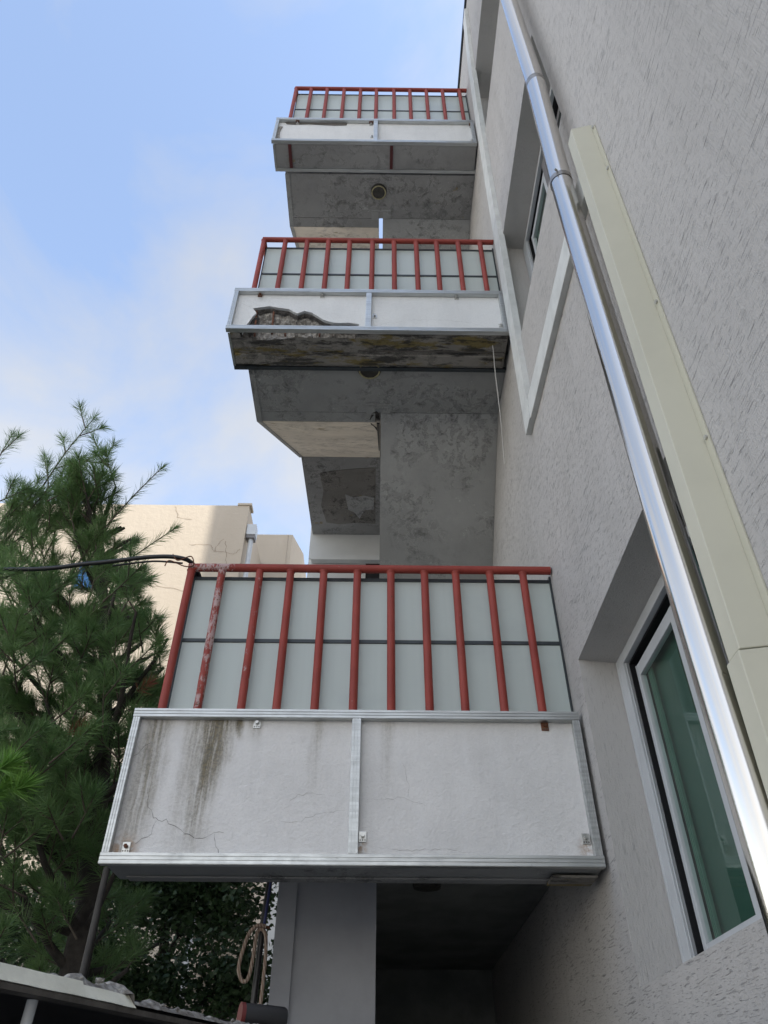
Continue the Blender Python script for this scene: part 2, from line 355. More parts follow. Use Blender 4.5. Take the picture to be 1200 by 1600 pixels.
MB().box(3.0, 14, -14, 4.2, ZTOP+.003, 20.5).build('unseen_sun_blocker', STUCCO, bld)  # unseen block added to keep the sun off the balconies
MB().box(3.0, 9, 10.5, 16, ZTOP+.003, 25).build('unseen_shadow_caster', STUCCO, bld)  # unseen block added to cast the shadow edge on the beige building
# windows
for k, (zb, zt) in enumerate(wins):
    zb2, zt2 = zb+SL+.004, zt-.024
    fr = MB(); x0, x1 = WIN-.012, WIN+.13
    fr.box(x0, x1, YN+.002, YN+.07, zb2, zt2); fr.box(x0, x0+.03, YF-.108, YF-.002, zb2, zt2); fr.box(x0-.003, x0+.001, YF-.035, YF-.028, zb2+.02, zt2-.02)
    fr.box(x0+.001, x0+.031, YN+.07, YF-.108, zt2-.055, zt2-.001); fr.box(x0+.001, x1, YN+.07, YF-.108, zb2+.001, zb2+.024)
    fr.box(x0+.008, x0+.014, YF-.122, YF-.1145, zb2+.024, zt2-.06)
    wf = fr.build('window', WHITEPVC, bld, .003)
    tk = MB(); tk.box(WIN+.135, WIN+.15, YN+.07, YF-.068, zb2+.024, zt2-.056)
    tk.box(x0+.0305, x1, YF-.114, YF-.003, zb2+.025, zt2-.056); tk.box(x0+.0315, x1, YN+.071, YF-.115, zt2-.062, zt2-.0015)
    tk.build('track', BLACKRUB, wf)
    def sash(ya, yb, xs, mat, sr, sl_, refl):
        s = MB(); za, zc = zb2+.026, zt2-.112; t_ = .030
        s.box(xs, xs+t_, ya, ya+sr, za, zc); s.box(xs, xs+t_, yb-sl_, yb, za, zc)
        s.box(xs+.001, xs+t_-.001, ya+sr, yb-sl_, za, za+.056); s.box(xs+.001, xs+t_-.001, ya+sr, yb-sl_, zc-.058, zc)
        s.box(xs-.004, xs-.0005, yb-.008, yb-.001, za, zc); s.box(xs-.004, xs-.0005, ya+.02, ya+.03, za, zc)
        s.build('sash', mat, wf, .002)
        g_ = MB(); xg = xs+.014; y_0, y_1, z_0, z_1 = ya+sr-.004, yb-sl_+.004, za+.053, zc-.055
        g_.add([(xg,y_0,z_0),(xg,y_1,z_0),(xg,y_1,z_1),(xg,y_0,z_1)], [(0,1,2,3)]); g_.build('pane', GLASS, wf)
        MB().box(xs+.058, xs+.062, ya-.02, yb+.012, za-.001, zc+.02).build('window_film', BLIND, wf)
        if refl:
            l_ = MB()
            for q in (.052, .068, .085): l_.box(xs+.032, xs+.044, yb-q-.005, yb-q+.003, za+.04, zc-.05)
            l_.build('reflection_lines', REFLGREEN, wf)  # pale bars imitating sash reflections in the glass
    sash(2.631, 3.222, WIN+.022, WHITEPVC, .085, .028, True)
    sash(1.84, 2.535, WIN+.050, GREYPVC, .05, .04, False)
    MB().box(WIN+.002, WIN+.048, 2.542, 2.628, zb2+.028, zt2-.108).build('screen_stile', GREYPVC, wf, .003)
    MB().box(WIN+.16, WIN+.17, YN+.02, YF-.02, zb2, zt2).build('dark_room_sheet', BLACKRUB, wf)  # black sheet standing in for the unlit room behind
    MB().box(WIN-.004, WIN-.0125, YN+.004, YF-.006, zb2-.02, zb2-.001).build('sealant', SEAL, wf)
# moulding: leaning upright and a long horizontal band, one continuous L
mo = MB(); pth = [(3.50,5.29),(3.475,6.3),(3.44,7.3),(3.40,8.6),(3.33,10.1),(3.25,11.2),(3.09,12.40)]
for (ya, za), (yb, zc) in zip(pth[:-1], pth[1:]):
    mo.hexa([(1.0,ya-.165,za),(WX+.01,ya-.165,za),(WX+.01,ya,za),(1.0,ya,za),(1.0,yb-.165,zc),(WX+.01,yb-.165,zc),(WX+.01,yb,zc),(1.0,yb,zc)])
mo.build('upright_moulding', TRIM, bld)
hm = MB(); hm.hexa([(1.002,1.70,5.18),(WX+.01,1.70,5.18),(WX+.01,3.333,5.277),(1.002,3.333,5.277),(1.002,1.70,5.37),(WX+.01,1.70,5.37),(WX+.01,3.333,5.46),(1.002,3.333,5.46)])
hm.build('band_moulding', TRIM, bld, .004)

# ------------------------------------------------------------------ staircase behind the balconies
st = thing('staircase', 'grey concrete outdoor staircase with peeling soffits behind the balconies', 'staircase', (0, 4.4, 0))
XL, XM0, XM1, XR = -1.10, -.045, .005, WX-.002
def slab(name, x0, x1, y0, y1, z, t, mat, xl2=None):
    m = MB(); b = xl2 if xl2 is not None else x0
    m.hexa([(x0,y0,z),(x1,y0,z),(x1,y1,z),(b,y1,z),(x0,y0,z+t),(x1,y0,z+t),(x1,y1,z+t),(b,y1,z+t)]); return m.build(name, mat, st, .004)
def flight(name, x0, x1, y0, z0, y1, z1, mat, up):
    m = MB(); nst = 9; T = .17; prof = [(y0, z0), (y1, z1)]
    dy, dz = (y1-y0)/nst, (z1-z0)/nst
    for i in range(nst, 0, -1):
        prof.append((y0+i*dy, z0+i*dz+T+(dz if up else 0))); prof.append((y0+(i-1)*dy, z0+i*dz+T+(dz if up else 0)) if up else (y0+(i-1)*dy, z0+i*dz+T))
    prof.append((y0, z0+T))
    m.prism(prof, lambda a, b, h: (h, a, b), x0, x1); return m.build(name, mat, st)
levels = [2.76, 6.49, 9.90]
for i, z in enumerate(levels):
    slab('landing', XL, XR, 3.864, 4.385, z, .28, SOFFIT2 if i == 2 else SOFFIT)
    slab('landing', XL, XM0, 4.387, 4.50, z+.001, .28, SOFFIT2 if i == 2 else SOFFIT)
    MB().box(XL-.004, XL+.045, 3.87, 4.50, z-.007, z+.2).build('landing_edge', SOFFIT, st)
    e = MB(); zu = z+2.23
    flight('stair_flight', XL+.002, XM1-.004 if i == 1 else XM0, 4.503, z+.002, 7.20, zu, BUFF, True)
    e.hexa([(XL-.003,4.50,z-.006),(XL+.04,4.50,z-.006),(XL+.04,7.21,zu-.008),(XL-.003,7.21,zu-.008),(XL-.003,4.50,z+.15),(XL+.04,4.50,z+.15),(XL+.04,7.21,zu+.15),(XL-.003,7.21,zu+.15)])
    e.build('flight_edge', SOFFIT, st)
    slab('middle_landing', XL+.02, XR, 7.203, 8.9, zu, .25, SOFFIT2, -1.03)
    if i:
        zl = levels[i-1]+2.23; yb = 4.388+(z-zl)/.84
        flight('stair_flight', XM1, XR, 4.388, z+.002, yb, zl, SOFFIT, False)
        slab('middle_landing', XM1, XR, yb+.003, 7.2, zl+.001, .25, SOFFIT)
    if i == 1:
        pc = MB(); oc = [(-.84,7.52),(-.60,7.46),(-.3,7.42),(-.06,7.40),(-.06,8.15),(-.06,8.62),(-.35,8.60),(-.62,8.64),(-.80,8.60),(-.86,8.2),(-.81,7.9)]
        pc.prism(oc, lambda a, b, h: (a, b, h), zu-.007, zu-.0005); pc.build('peeled_patch', PEEL, st)
        pc = MB(); pc.prism([(-.50,7.95),(-.38,8.02),(-.22,7.98),(-.08,8.02),(-.08,8.28),(-.22,8.30),(-.30,8.50),(-.38,8.35),(-.46,8.3)], lambda a, b, h: (a, b, h), zu-.010, zu-.0072); pc.build('paint_flake', SOFFIT, st)
    if i == 1:
        pc = MB(); pc.prism([(-.075,4.385),(-.035,4.36),(-.010,4.385),(-.008,4.9),(-.02,5.0),(-.04,4.85),(-.055,4.7),(-.085,4.56),(-.095,4.46)], lambda a, b, h: (a, b, h + max(0, b-4.503)*.826), z-.0095, z-.0075); pc.build('broken_edge', SPALLDARK, st)
        MB().hexa([(-.034,4.51,z-.010),(-.006,4.51,z-.010),(-.006,6.4,z-.010+1.563),(-.016,6.4,z-.010+1.563),(-.034,4.51,z+.01),(-.006,4.51,z+.01),(-.006,6.4,z+.01+1.563),(-.016,6.4,z+.01+1.563)]).build('dark_slit_strip', SPALLDARK, st)  # solid dark strip standing in for the shaded slit beside the flight
    # raised plaster frame round the gap between the flights
    MB().box(-.13, XM0-.002, 4.30, 4.40, z-.008, z+.05).box(-.13, .10, 4.27, 4.298, z-.007, z+.05).box(XM1+.003, .10, 4.30, 4.384, z-.008, z+.05).build('plaster_patch', SOFFIT, st)
bw = MB()
for z in (levels[0]+2.23, levels[1]+2.23, levels[2]+2.23):
    MB().box(-1.06, XR, 8.902, 9.1, z-.46, z+.8).build('back_wall', PALEWALL, st)
    MB().box(-1.01, XR, 8.80, 8.902, z-.55, z-.461).build('back_lintel', PALEWALL, st)
    MB().box(-1.06, -.20, 8.92, 9.1, z-1.6, z-.4605).build('back_wall', PALEWALL, st)
    MB().box(-.199, .95, 8.94, 9.1, z-1.6, z-.4605).build('back_window', BLACKRUB, st)
MB().box(-1.06, XR, 8.93, 9.1, 0, 3.2).build('back_wall', PALEWALL, st)
# ground floor under the first landing: a wall on the left half, a dark passage on the right
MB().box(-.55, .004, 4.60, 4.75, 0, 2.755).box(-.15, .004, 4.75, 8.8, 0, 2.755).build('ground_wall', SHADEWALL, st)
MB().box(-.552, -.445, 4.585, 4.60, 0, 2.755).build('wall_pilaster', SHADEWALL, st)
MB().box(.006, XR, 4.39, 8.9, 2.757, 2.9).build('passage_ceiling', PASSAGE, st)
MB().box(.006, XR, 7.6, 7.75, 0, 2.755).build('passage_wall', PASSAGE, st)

# ------------------------------------------------------------------ balconies
def pframe(mb, axis, a0, a1, b0, b1, y0):     # aluminium channel with two grooves on the front; axis 'x' or 'z'
    n_ = 3; w_ = (b1-b0)
    if axis == 'x': mb.box(a0, a1, y0+.004, y0+.038, b0, b1)
    else: mb.box(b0, b1, y0+.004, y0+.038, a0, a1)
    for i in range(n_):
        u0 = b0+w_*(i/n_)+w_*.04; u1 = b0+w_*((i+1)/n_)-w_*.04
        if axis == 'x': mb.box(a0, a1, y0, y0+.0045, u0, u1)
        else: mb.box(u0, u1, y0, y0+.0045, a0, a1)
    return mb
HOLE = [(-1.105,6.475),(-1.096,6.543),(-1.07,6.61),(-1.046,6.696),(-1.021,6.737),(-1.035,6.77),(-1.059,6.807),(-.99,6.825),(-.92,6.84),(-.85,6.82),(-.763,6.803),(-.72,6.765),(-.687,6.743),(-.631,6.779),(-.57,6.756),(-.507,6.697),(-.47,6.66),(-.432,6.64),(-.39,6.622),(-.338,6.618),(-.26,6.622),(-.182,6.606),(-.178,6.475)]
UNDER = [(-1.115,3.59),(-1.027,3.607),(-.913,3.613),(-.84,3.602),(-.773,3.597),(-.679,3.575),(-.542,3.587),(-.393,3.58),(-.203,3.586)]
CRACKS = [
 [[(-1.089,2.876),(-1.07,2.79),(-1.038,2.741),(-1.012,2.723),(-.977,2.731),(-.92,2.69),(-.877,2.663),(-.798,2.648),(-.745,2.671),(-.699,2.672)],[(-1.012,2.723),(-1.036,2.666),(-1.093,2.622)],[(-.745,2.671),(-.731,2.615),(-.711,2.584)],[(-1.199,3.017),(-1.163,3.062),(-1.126,3.097)],[(-.479,2.73),(-.384,2.721),(-.262,2.767),(-.148,2.778)],[(-.432,2.786),(-.373,2.844),(-.3,2.86),(-.246,2.85)],[(-.063,2.83),(.015,2.831),(.137,2.837),(.236,2.8)],[(-.026,2.62),(.123,2.601),(.283,2.607),(.432,2.598)],[(.129,3.013),(.15,2.92),(.149,2.843)]],
 [[(-1.19,6.907),(-1.123,6.846),(-1.059,6.807)],[(-.182,6.576),(-.049,6.579),(.043,6.619),(.125,6.631)],[(.028,6.584),(.222,6.669),(.513,6.675),(.729,6.638),(.891,6.561)]],
 [[(-.3,10.02),(.0,10.03),(.2,10.0)],[(.2,10.3),(.5,10.33),(.8,10.3)]]]
PLATES = [[(-.607,3.2,0),(.848,3.2,1),(-1.131,2.605,0),(-.062,2.659,0),(.962,2.657,0)],
          [(-1.018,6.99,1),(-.496,6.985,0),(.628,6.985,0),(-.055,6.707,0),(.965,6.60,0)],
          [(-.978,10.42,0),(-.14,10.42,0),(1.0,10.40,0),(-.125,10.10,0),(.985,10.03,0)]]
BARX = [[-1.122,-.938,-.712,-.528,-.329,-.128,.072,.273,.460,.665,.863],[-1.10,-.90,-.697,-.498,-.301,-.089,.111,.316,.505,.706,.912],[-1.094,-.904,-.705,-.494,-.288,-.09,.128,.327,.532,.735,.947]]
#        zb      zt     xl      xr    rail  panelTop panelMid railL railR
BAL = [(2.527, 3.265, -1.228, 1.021, 4.215, 4.185, 3.748, -1.140, 1.031, 3.771),
       (6.471, 7.043, -1.230, 1.014, 7.995, 7.950, 7.502, -1.112, 1.036, 3.866),
       (9.892, 10.497, -1.221, 1.027, 11.63, 11.60, 11.12, -1.105, 1.037, 3.80)]
BLAB = ['lowest balcony with stained white fascia and a flaked second baluster',
        'middle balcony with a broken concrete corner and rusty rebar showing in its fascia',
        'topmost balcony with red straps under its beam and a black gap below the frame']
crk = random.Random(3)
for k, (zb, zt, xl, xr, zr, zp, zm, rl, rr, yb) in enumerate(BAL):
    B = thing('balcony', BLAB[k], 'balcony', (0, 3.54, zb), 'red railed balconies stacked up the stair front')
    FY = 3.54; bx0, bx1 = xl+.025, xr-.004; b0, b1 = zb+.004, zt-.004
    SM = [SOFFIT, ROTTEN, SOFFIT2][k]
    # beam: front face (with the broken corner on the middle one), soffit, ends, back, top
    bm_ = MB(); sf = MB()
    if k == 1:
        hole = list(reversed([(x, z) for x, z in HOLE])); hole[0] = (hole[0][0], b0); hole[-1] = (hole[-1][0], b0)
        poly = [(bx0,b0)] + [(x, z) for x, z in reversed(hole)] + [(bx1,b0),(bx1,b1),(bx0,b1)]
        tri = tessellate_polygon([[Vector((x, z, 0)) for x, z in poly]])
        bm_.add([(x,FY,z) for x, z in poly], [tuple(t) for t in tri])
        rim = MB()
        m = len(poly); hv = [(x, z) for x, z in reversed(hole)]
        for (xa, za), (xb, zc) in zip(hv[:-1], hv[1:]):     # torn plaster thickness
            bm_.add([(xa,FY,za),(xb,FY,zc),(xb,FY+.028,zc+.002),(xa,FY+.028,za+.002)], [(0,1,2,3)])
        up = [(UNDER[0][0]-.01, FY+.001)]+UNDER+[(-.197, FY+.001)]
        poly = [(bx0,FY)]+up+[(bx1,FY),(bx1,yb),(bx0,yb)]
        tri = tessellate_polygon([[Vector((x, y, 0)) for x, y in poly]])
        sf.add([(x,y,b0) for x, y in poly], [tuple(t) for t in tri])
        # broken interior
        NU, NV = 90, 22; iv = []
        hx = [p[0] for p in HOLE]
        top = lambda x: np.interp(x, [-1.115,-1.09,-1.06,-.92,-.76,-.69,-.63,-.57,-.507,-.43,-.34,-.18], [6.56,6.70,6.81,6.845,6.81,6.755,6.785,6.76,6.70,6.645,6.622,6.615])
        bot = lambda x: np.interp(x, [p[0] for p in UNDER], [p[1] for p in UNDER])+.004
        for i in range(NU+1):
            x = -1.125+(.955)*i/NU; zt_ = float(top(x)); yb_ = float(bot(x))
            for j in range(NV+1):
                v = j/NV
                if v < .6:
                    q = v/.6; y = FY+.026+.075*math.sin(q*math.pi*.55); z = zt_+.004+(b0+.02-zt_)*q
                else:
                    q = (v-.6)/.4; y = FY+.026+.075*math.sin(.55*math.pi)+(yb_-FY-.099)*q; z = b0+.02-.018*q+.012*math.sin(q*math.pi)
                p3 = Vector((x*16, y*16, z*16)); d = .026*noise.fractal(p3, 1., 2., 4)+.018*abs(noise.noise(p3*3.1))
                e_ = min(1, v*6, (1-v)*8); iv.append((x, y+d*e_, z+d*.6*e_))
        sp = MB(); sp.add(iv, [(i*(NV+1)+j, (i+1)*(NV+1)+j, (i+1)*(NV+1)+j+1, i*(NV+1)+j+1) for i in range(NU) for j in range(NV)])
        sp.build('broken_concrete', SPALL, B)
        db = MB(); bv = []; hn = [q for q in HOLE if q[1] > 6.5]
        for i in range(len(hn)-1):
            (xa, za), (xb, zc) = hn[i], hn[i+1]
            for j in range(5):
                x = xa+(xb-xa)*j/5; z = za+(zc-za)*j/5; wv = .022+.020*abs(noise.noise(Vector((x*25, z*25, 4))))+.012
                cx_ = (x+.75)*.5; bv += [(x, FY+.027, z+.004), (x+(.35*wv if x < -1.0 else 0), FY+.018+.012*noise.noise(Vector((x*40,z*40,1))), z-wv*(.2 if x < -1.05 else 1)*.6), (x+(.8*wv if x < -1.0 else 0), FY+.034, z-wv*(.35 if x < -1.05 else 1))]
        db.add(bv, [(3*i+k_, 3*i+3+k_, 3*i+4+k_, 3*i+1+k_) for i in range(len(bv)//3-1) for k_ in (0, 1)]); db.build('shaded_broken_edge', SPALLDARK, B)  # dark band: rim shadow put into the colour of the old broken concrete
        for pts in ([(-.892,3.572,6.85),(-.884,3.566,6.72),(-.876,3.56,6.56),(-.872,3.562,6.49)], [(-1.028,3.562,6.80),(-1.018,3.57,6.6),(-1.01,3.575,6.48)], [(-.777,3.60,6.56),(-.765,3.575,6.485)], [(-.50,3.60,6.6),(-.493,3.575,6.485)]):
            MB().tube(pts, .0085, 8).build('rebar', RUST, B)
    else:
        bm_.add([(bx0,FY,b0),(bx1,FY,b0),(bx1,FY,b1),(bx0,FY,b1)], [(0,1,2,3)])
        sf.add([(bx0,FY,b0),(bx1,FY,b0),(bx1,yb,b0),(bx0,yb,b0)], [(0,1,2,3)])
    bm_.add([(bx0,FY,b0),(bx0,yb,b0),(bx0,yb,b1),(bx0,FY,b1)], [(0,1,2,3)]); bm_.add([(bx1,FY,b0),(bx1,yb,b0),(bx1,yb,b1),(bx1,FY,b1)], [(0,1,2,3)])
    bm_.add([(bx0,yb,b0),(bx1,yb,b0),(bx1,yb,b1),(bx0,yb,b1)], [(0,1,2,3)]); bm_.add([(bx0,FY,b1),(bx1,FY,b1),(bx1,yb,b1),(bx0,yb,b1)], [(0,1,2,3)])
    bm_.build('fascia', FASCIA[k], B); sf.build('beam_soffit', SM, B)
    if k == 1:
        MB().box(-.19, bx1-.01, 3.70, 3.708, b0-.006, b0+.01).build('soffit_groove', CRACK, B)
        MB().box(bx0+.02, bx1-.02, 3.735, 3.835, b0-.02, b0-.001).build('soffit_board', ROTTEN, B, .004)
    if k == 2:
        for x in (-1.025, .092): MB().box(x-.017, x+.017, 3.542, yb-.004, b0-.012, b0-.001).build('soffit_strap', REDSHADE, B)  # same red as the railing, darkened for the shade under the beam
        gp = MB(); pts = [(-1.13,b1-.03),(-1.1,b1-.09),(-1.0,b1-.10),(-.85,b1-.085),(-.7,b1-.10),(-.55,b1-.11),(-.42,b1-.10),(-.41,b1-.03)]
        gp.add([(x,FY-.003,z) for x, z in pts], [tuple(range(len(pts)))]); gp.build('crumbled_gap', CRACK, B)
        sp = MB(); ivx = []
        for i in range(9):
            for j in range(4): ivx.append((bx0+.004+.06*j/3*(.6+.4*crk.random()), FY-.004-.012*crk.random()*(j in (1,2)), b0+.12+.32*i/8))
        sp.add(ivx, [(i*4+j,(i+1)*4+j,(i+1)*4+j+1,i*4+j+1) for i in range(8) for j in range(3)]); sp.build('broken_concrete', SPALL, B)
    if k == 0:
        MB().box(bx0+.05, bx1-.02, 3.70, yb-.002, b0-.010, b0-.001).build('soffit_lip', SOFFIT2, B, .003)
        MB().box(.80, bx1-.01, 3.60, 3.75, b0-.022, b0-.011).build('corner_patch', ROTTEN, B, .003)
    # cracks in the fascia
    for line in CRACKS[k]:
        c = MB(); P = []
        for (xa, za), (xb, zc) in zip(line[:-1], line[1:]):
            ns = max(2, int(math.hypot(xb-xa, zc-za)/.018))
            for i in range(ns): P.append((xa+(xb-xa)*i/ns+crk.uniform(-.007,.007), za+(zc-za)*i/ns+crk.uniform(-.007,.007)))
        P.append(line[-1]); N_ = len(P)
        for i in range(N_-1):
            (xa, za), (xb, zc) = P[i], P[i+1]; wd = (.0004+.0008*crk.random()) if (k == 0 and CRACKS[k].index(line) < 4) else (.0003+.0005*crk.random())
            wd *= .35+.65*math.sin(math.pi*(i+.5)/N_)
            dx, dz = xb-xa, zc-za; l_ = math.hypot(dx, dz) or 1; nx, nz = -dz/l_*wd, dx/l_*wd
            c.add([(xa-nx,FY-.0012,za-nz),(xb-nx,FY-.0012,zc-nz),(xb+nx,FY-.0012,zc+nz),(xa+nx,FY-.0012,za+nz)], [(0,1,2,3)])
        c.build('crack', CRACK if (k == 0 and CRACKS[k].index(line) < 4) else FAINT, B)
    # aluminium frame round the fascia
    f0 = 3.5
    pframe(MB(), 'x', xl, xr, zt-.046, zt, f0).build('frame_bar', ALU, B)
    pframe(MB(), 'x', xl, xr, zb, zb+.048, f0-.002).build('frame_bar', ALU, B)
    pframe(MB(), 'z', zb+.049, zt-.047, xl+.001, xl+.036, f0+.001).build('frame_bar', ALU, B)
    pframe(MB(), 'z', zb+.049, zt-.047, xr-.037, xr-.001, f0+.001).build('frame_bar', ALU, B)
    mx_ = [-.104,-.106,-.086][k]
    pframe(MB(), 'z', zb+.049, zt-.047, mx_-.022, mx_+.022, f0+.001).build('frame_bar', ALU, B)
    if k:
        MB().box(xl+.015, xr+.02, yb+.001, yb+.036, zb-.008, zb+.03).build('frame_bar', DARKMETAL if k == 1 else ALU, B)
        MB().box(xl+.012, xl+.030, f0+.04, yb, zb-.004, zb+.002).build('frame_bar', ALU, B)
    for px, pz, ru in PLATES[k]:
        pl = MB().box(px-.019, px+.019, FY-.006, FY-.0005, pz-.024, pz+.024).build('fixing_plate', RUST if ru else ZINC, B, .002, 'rusted fixing plate' if ru else None)
        MB().tube([(px,FY-.006,pz+.004),(px,FY-.022,pz+.004)], .009, 6, True, False).build('bolt', RUST if (ru or px < -1) else ZINC, pl)
        hl = MB()
        for hx_ in (-.011, .0, .011): hl.tube([(px+hx_,FY-.0062,pz-.015),(px+hx_,FY-.0068,pz-.015)], .0035, 8)
        hl.build('hole_rim', CRACK, pl)['kind'] = 'stuff'
        if pz > (zb+zt)/2:
            MB().box(px-.022, px+.020, FY-.03, FY-.0065, pz+.022, pz+.036).build('clip', RUST, pl)
    # railing
    hr = [RED, RED, RED][k]
    if k == 0:
        MB().tube([(rl,3.6,zr),(-.86,3.6,zr+.001)], .0255, 18).build('handrail', REDWORN, B, 0, 'handrail end with flaking red paint')
        MB().tube([(-.8599,3.6,zr+.001),(rr,3.6,zr+.002)], .0255, 18).build('handrail', RED, B)
    else: MB().tube([(rl,3.6,zr),(rr,3.6,zr+.002)], .0245, 18).build('handrail', hr, B)
    z0, z1 = zt-.10, zr-.02
    bar = MB().tube([(0,0,0),(0,0,z1-z0)], .0225, 16).tube([(0,0,z1-z0-.012),(0,0,z1-z0-.006),(0,0,z1-z0+.001)], [.0227,.0262,.027], 16, False).mesh('baluster', RED)
    for i, x in enumerate(BARX[k]):
        if k == 0 and i in (1, 2):
            bo = MB().tube([(x,3.6,z0),(x,3.6,z1)], .0225, 16).build('baluster', REDWORN if i == 1 else REDMID, B, 0, 'baluster with most of its red paint flaked off' if i == 1 else 'baluster scuffed at its foot')
        else: inst('baluster', bar, (x, 3.6, z0), B)
    px0, px1 = [-1.105,-1.075,-1.072][k], WX-.012
    MB().box(px0, px1, 3.655, 3.660, zt-.12, zm-.012).build('panel', PANEL, B)
    MB().box(px0, px1, 3.655, 3.660, zm+.012, zp-.022).build('panel', PANEL, B)
    for z in (zm, zp-.012):
        MB().box(px0-.004, px1, 3.648, 3.670, z-.011, z+.011).build('panel_rail', DARKMETAL, B, .002)
    MB().box(px1+.0005, px1+.010, 3.645, 3.675, zt-.1, zp+.02).build('panel_post', DARKMETAL, B)
    # return along the open side
    MB().tube([(rl+.01,3.62,zr),(rl+.01,4.45,zr)], .022, 12).build('side_handrail', DARKMETAL if k == 0 else RED, B)
    MB().box(px0-.006, px0-.001, 3.675, 4.45, zt-.12, zp-.01).build('side_panel', PANEL, B)
    for y in (3.69, 4.44): MB().box(px0-.018, px0-.007, y-.012, y+.012, zt-.1, zr-.022).build('side_post', DARKMETAL, B)

# ------------------------------------------------------------------ round lamps on the landings
def lamp(x, y, z, r, lab, dome=True, hh=.035):
    t = thing('ceiling_light', lab, 'light', (x, y, z), 'round lamps under the landings')
    m = MB(); NS = 28
    m.tube([(x,y,z-.001),(x,y,z-hh)], [r, r*.93], NS); m.build('base_ring', RIM, t)
    d = MB(); vs = []; RG = 6
    for i in range(RG+1):
        a = i/RG*math.pi/2*.98
        for q in range(NS): vs.append((x+math.cos(2*math.pi*q/NS)*r*.78*math.cos(a), y+math.sin(2*math.pi*q/NS)*r*.78*math.cos(a), z-hh-.0005+math.sin(a)*hh*.6))
    d.add(vs, [(i*NS+q, i*NS+(q+1)%NS, (i+1)*NS+(q+1)%NS, (i+1)*NS+q) for i in range(RG) for q in range(NS)], True)
    d.build('globe', GLOBE if dome else RIM, t)
    if dome:
        rg = MB(); pts = [(x+math.cos(2*math.pi*q/NS)*r*.84, y+math.sin(2*math.pi*q/NS)*r*.84, z-hh-.003) for q in range(NS+1)]
        rg.tube(pts, .007, 6, False); rg.build('trim_ring', plain('tarnished_brass', (.36,.33,.2), .4, .5, .3, 20), t)
lamp(-.045, 4.055, 9.90, .092, 'round yellowed ceiling light in full view under the topmost landing')
lamp(-.095, 3.905, 6.49, .10, 'round yellowed ceiling light half hidden behind the broken middle balcony', True, .014)
lamp(.30, 4.70, 2.757, .085, 'dark round lamp base on the shaded ceiling under the lowest balcony', False)

# ------------------------------------------------------------------ downpipe
dp = thing('downpipe', 'shiny stainless steel rainwater pipe running up the stucco wall', 'pipe', (.93, 1.85, 0))
MB().tube([(.93,1.845,.2),(.93,1.84,3.2),(.93,1.80,5.45)], .055, 32, True).build('pipe_section', STEEL, dp)
MB().tube([(.93,1.80,5.40),(.93,1.725,6.50)], .057, 32, True).build('pipe_section', STEEL, dp)
MB().tube([(.93,1.725,6.52),(.93,1.70,8.3),(.93,1.68,ZTOP+.1)], .056, 32, True).build('pipe_section', STEEL, dp)
MB().tube([(.93,1.727,6.47),(.93,1.7255,6.50),(.93,1.7245,6.53),(.93,1.7235,6.55)], [.0563,.0577,.0577,.0563], 32, False).build('weld_joint', STEELDULL, dp)
MB().tube([(.93,1.8015,5.39),(.93,1.799,5.425)], .058, 32, False).build('pipe_lip', STEELDULL, dp)
MB().tube([(.90,1.745,5.415),(.885,1.735,5.415)], .006, 8).build('screw', ZINC, dp)
for z in (1.0, 8.9):
    yy = 1.845 if z < 4 else (1.822 if z < 5 else 1.70)
    MB().tube([(.93,yy,z-.008),(.93,yy,z+.008)], .064, 32, False).box(.99, WX+.01, yy-.012, yy+.012, z-.008, z+.008).build('pipe_strap', STEELDULL, dp)

# ------------------------------------------------------------------ cream cable cover
cv = thing('cable_cover', 'tall cream sheet metal cable cover screwed to the wall beside the steel pipe', 'cable cover', (WX, 1.7, 0))
def cover(z0, z1, o_, dyo):
    s = lambda z: -.125*(z-2.6)/2.9
    q = MB(); x0 = .942-o_
    pr = lambda z: [(x0,1.758+o_+s(z),z),(WX-.001,1.765+o_+s(z),z),(WX-.001,1.660-o_+s(z),z),(x0,1.683-o_*.4+s(z),z)]
    q.hexa(pr(z0)+pr(z1)); return q.build('cover_section', CREAM, cv, .003)
cover(2.58, 5.47, 0, 0); cover(.1, 2.575, .006, 0)
fl = MB(); s = lambda z: -.125*(z-2.6)/2.9
fl.hexa([(WX-.006,1.625+s(.1),.1),(WX-.001,1.625+s(.1),.1),(WX-.001,1.659+s(.1),.1),(WX-.006,1.659+s(.1),.1),(WX-.006,1.632+s(5.43),5.40),(WX-.001,1.632+s(5.43),5.40),(WX-.001,1.659+s(5.43),5.46),(WX-.006,1.659+s(5.43),5.46)])
fl.build('flange', CREAM, cv)
for z in (5.40, 5.0, 4.0, 3.3, 2.62, 1.4): MB().tube([(WX-.006,1.642+s(z),z),(WX-.013,1.642+s(z),z)], .0085, 8).build('screw', ZINC, cv)

# ------------------------------------------------------------------ cables, rope, wire
def sag(pts, n_=14):
    out = []; P = [Vector(p) for p in pts]; P = [P[0]]+P+[P[-1]]
    for i in range(1, len(P)-2):
        for j in range(n_):
            t = j/n_; a, b, c, d = P[i-1:i+3]
            out.append(.5*((2*b)+(c-a)*t+(2*a-5*b+4*c-d)*t*t+(3*b-a-3*c+d)*t**3))
    out.append(P[-2]); return out
cb = thing('overhead_cable', 'thick black cable hanging in from the left and tied to the red rail corner', 'cable', (-1.14, 3.6, 4.24))
MB().tube(sag([(-7.0,3.9,4.9),(-4.2,3.7,4.35),(-2.30,3.6,4.19),(-1.72,3.58,4.225),(-1.38,3.565,4.265),(-1.20,3.565,4.262),(-1.12,3.62,4.245),(-1.085,3.75,4.17),(-1.06,3.95,3.9)]), .0135, 10).build('cable', CABLEM, cb)
MB().tube(sag([(-1.60,3.60,4.222),(-1.36,3.578,4.243),(-1.18,3.585,4.236)]), .006, 8).build('guy_wire', CABLEM, cb)
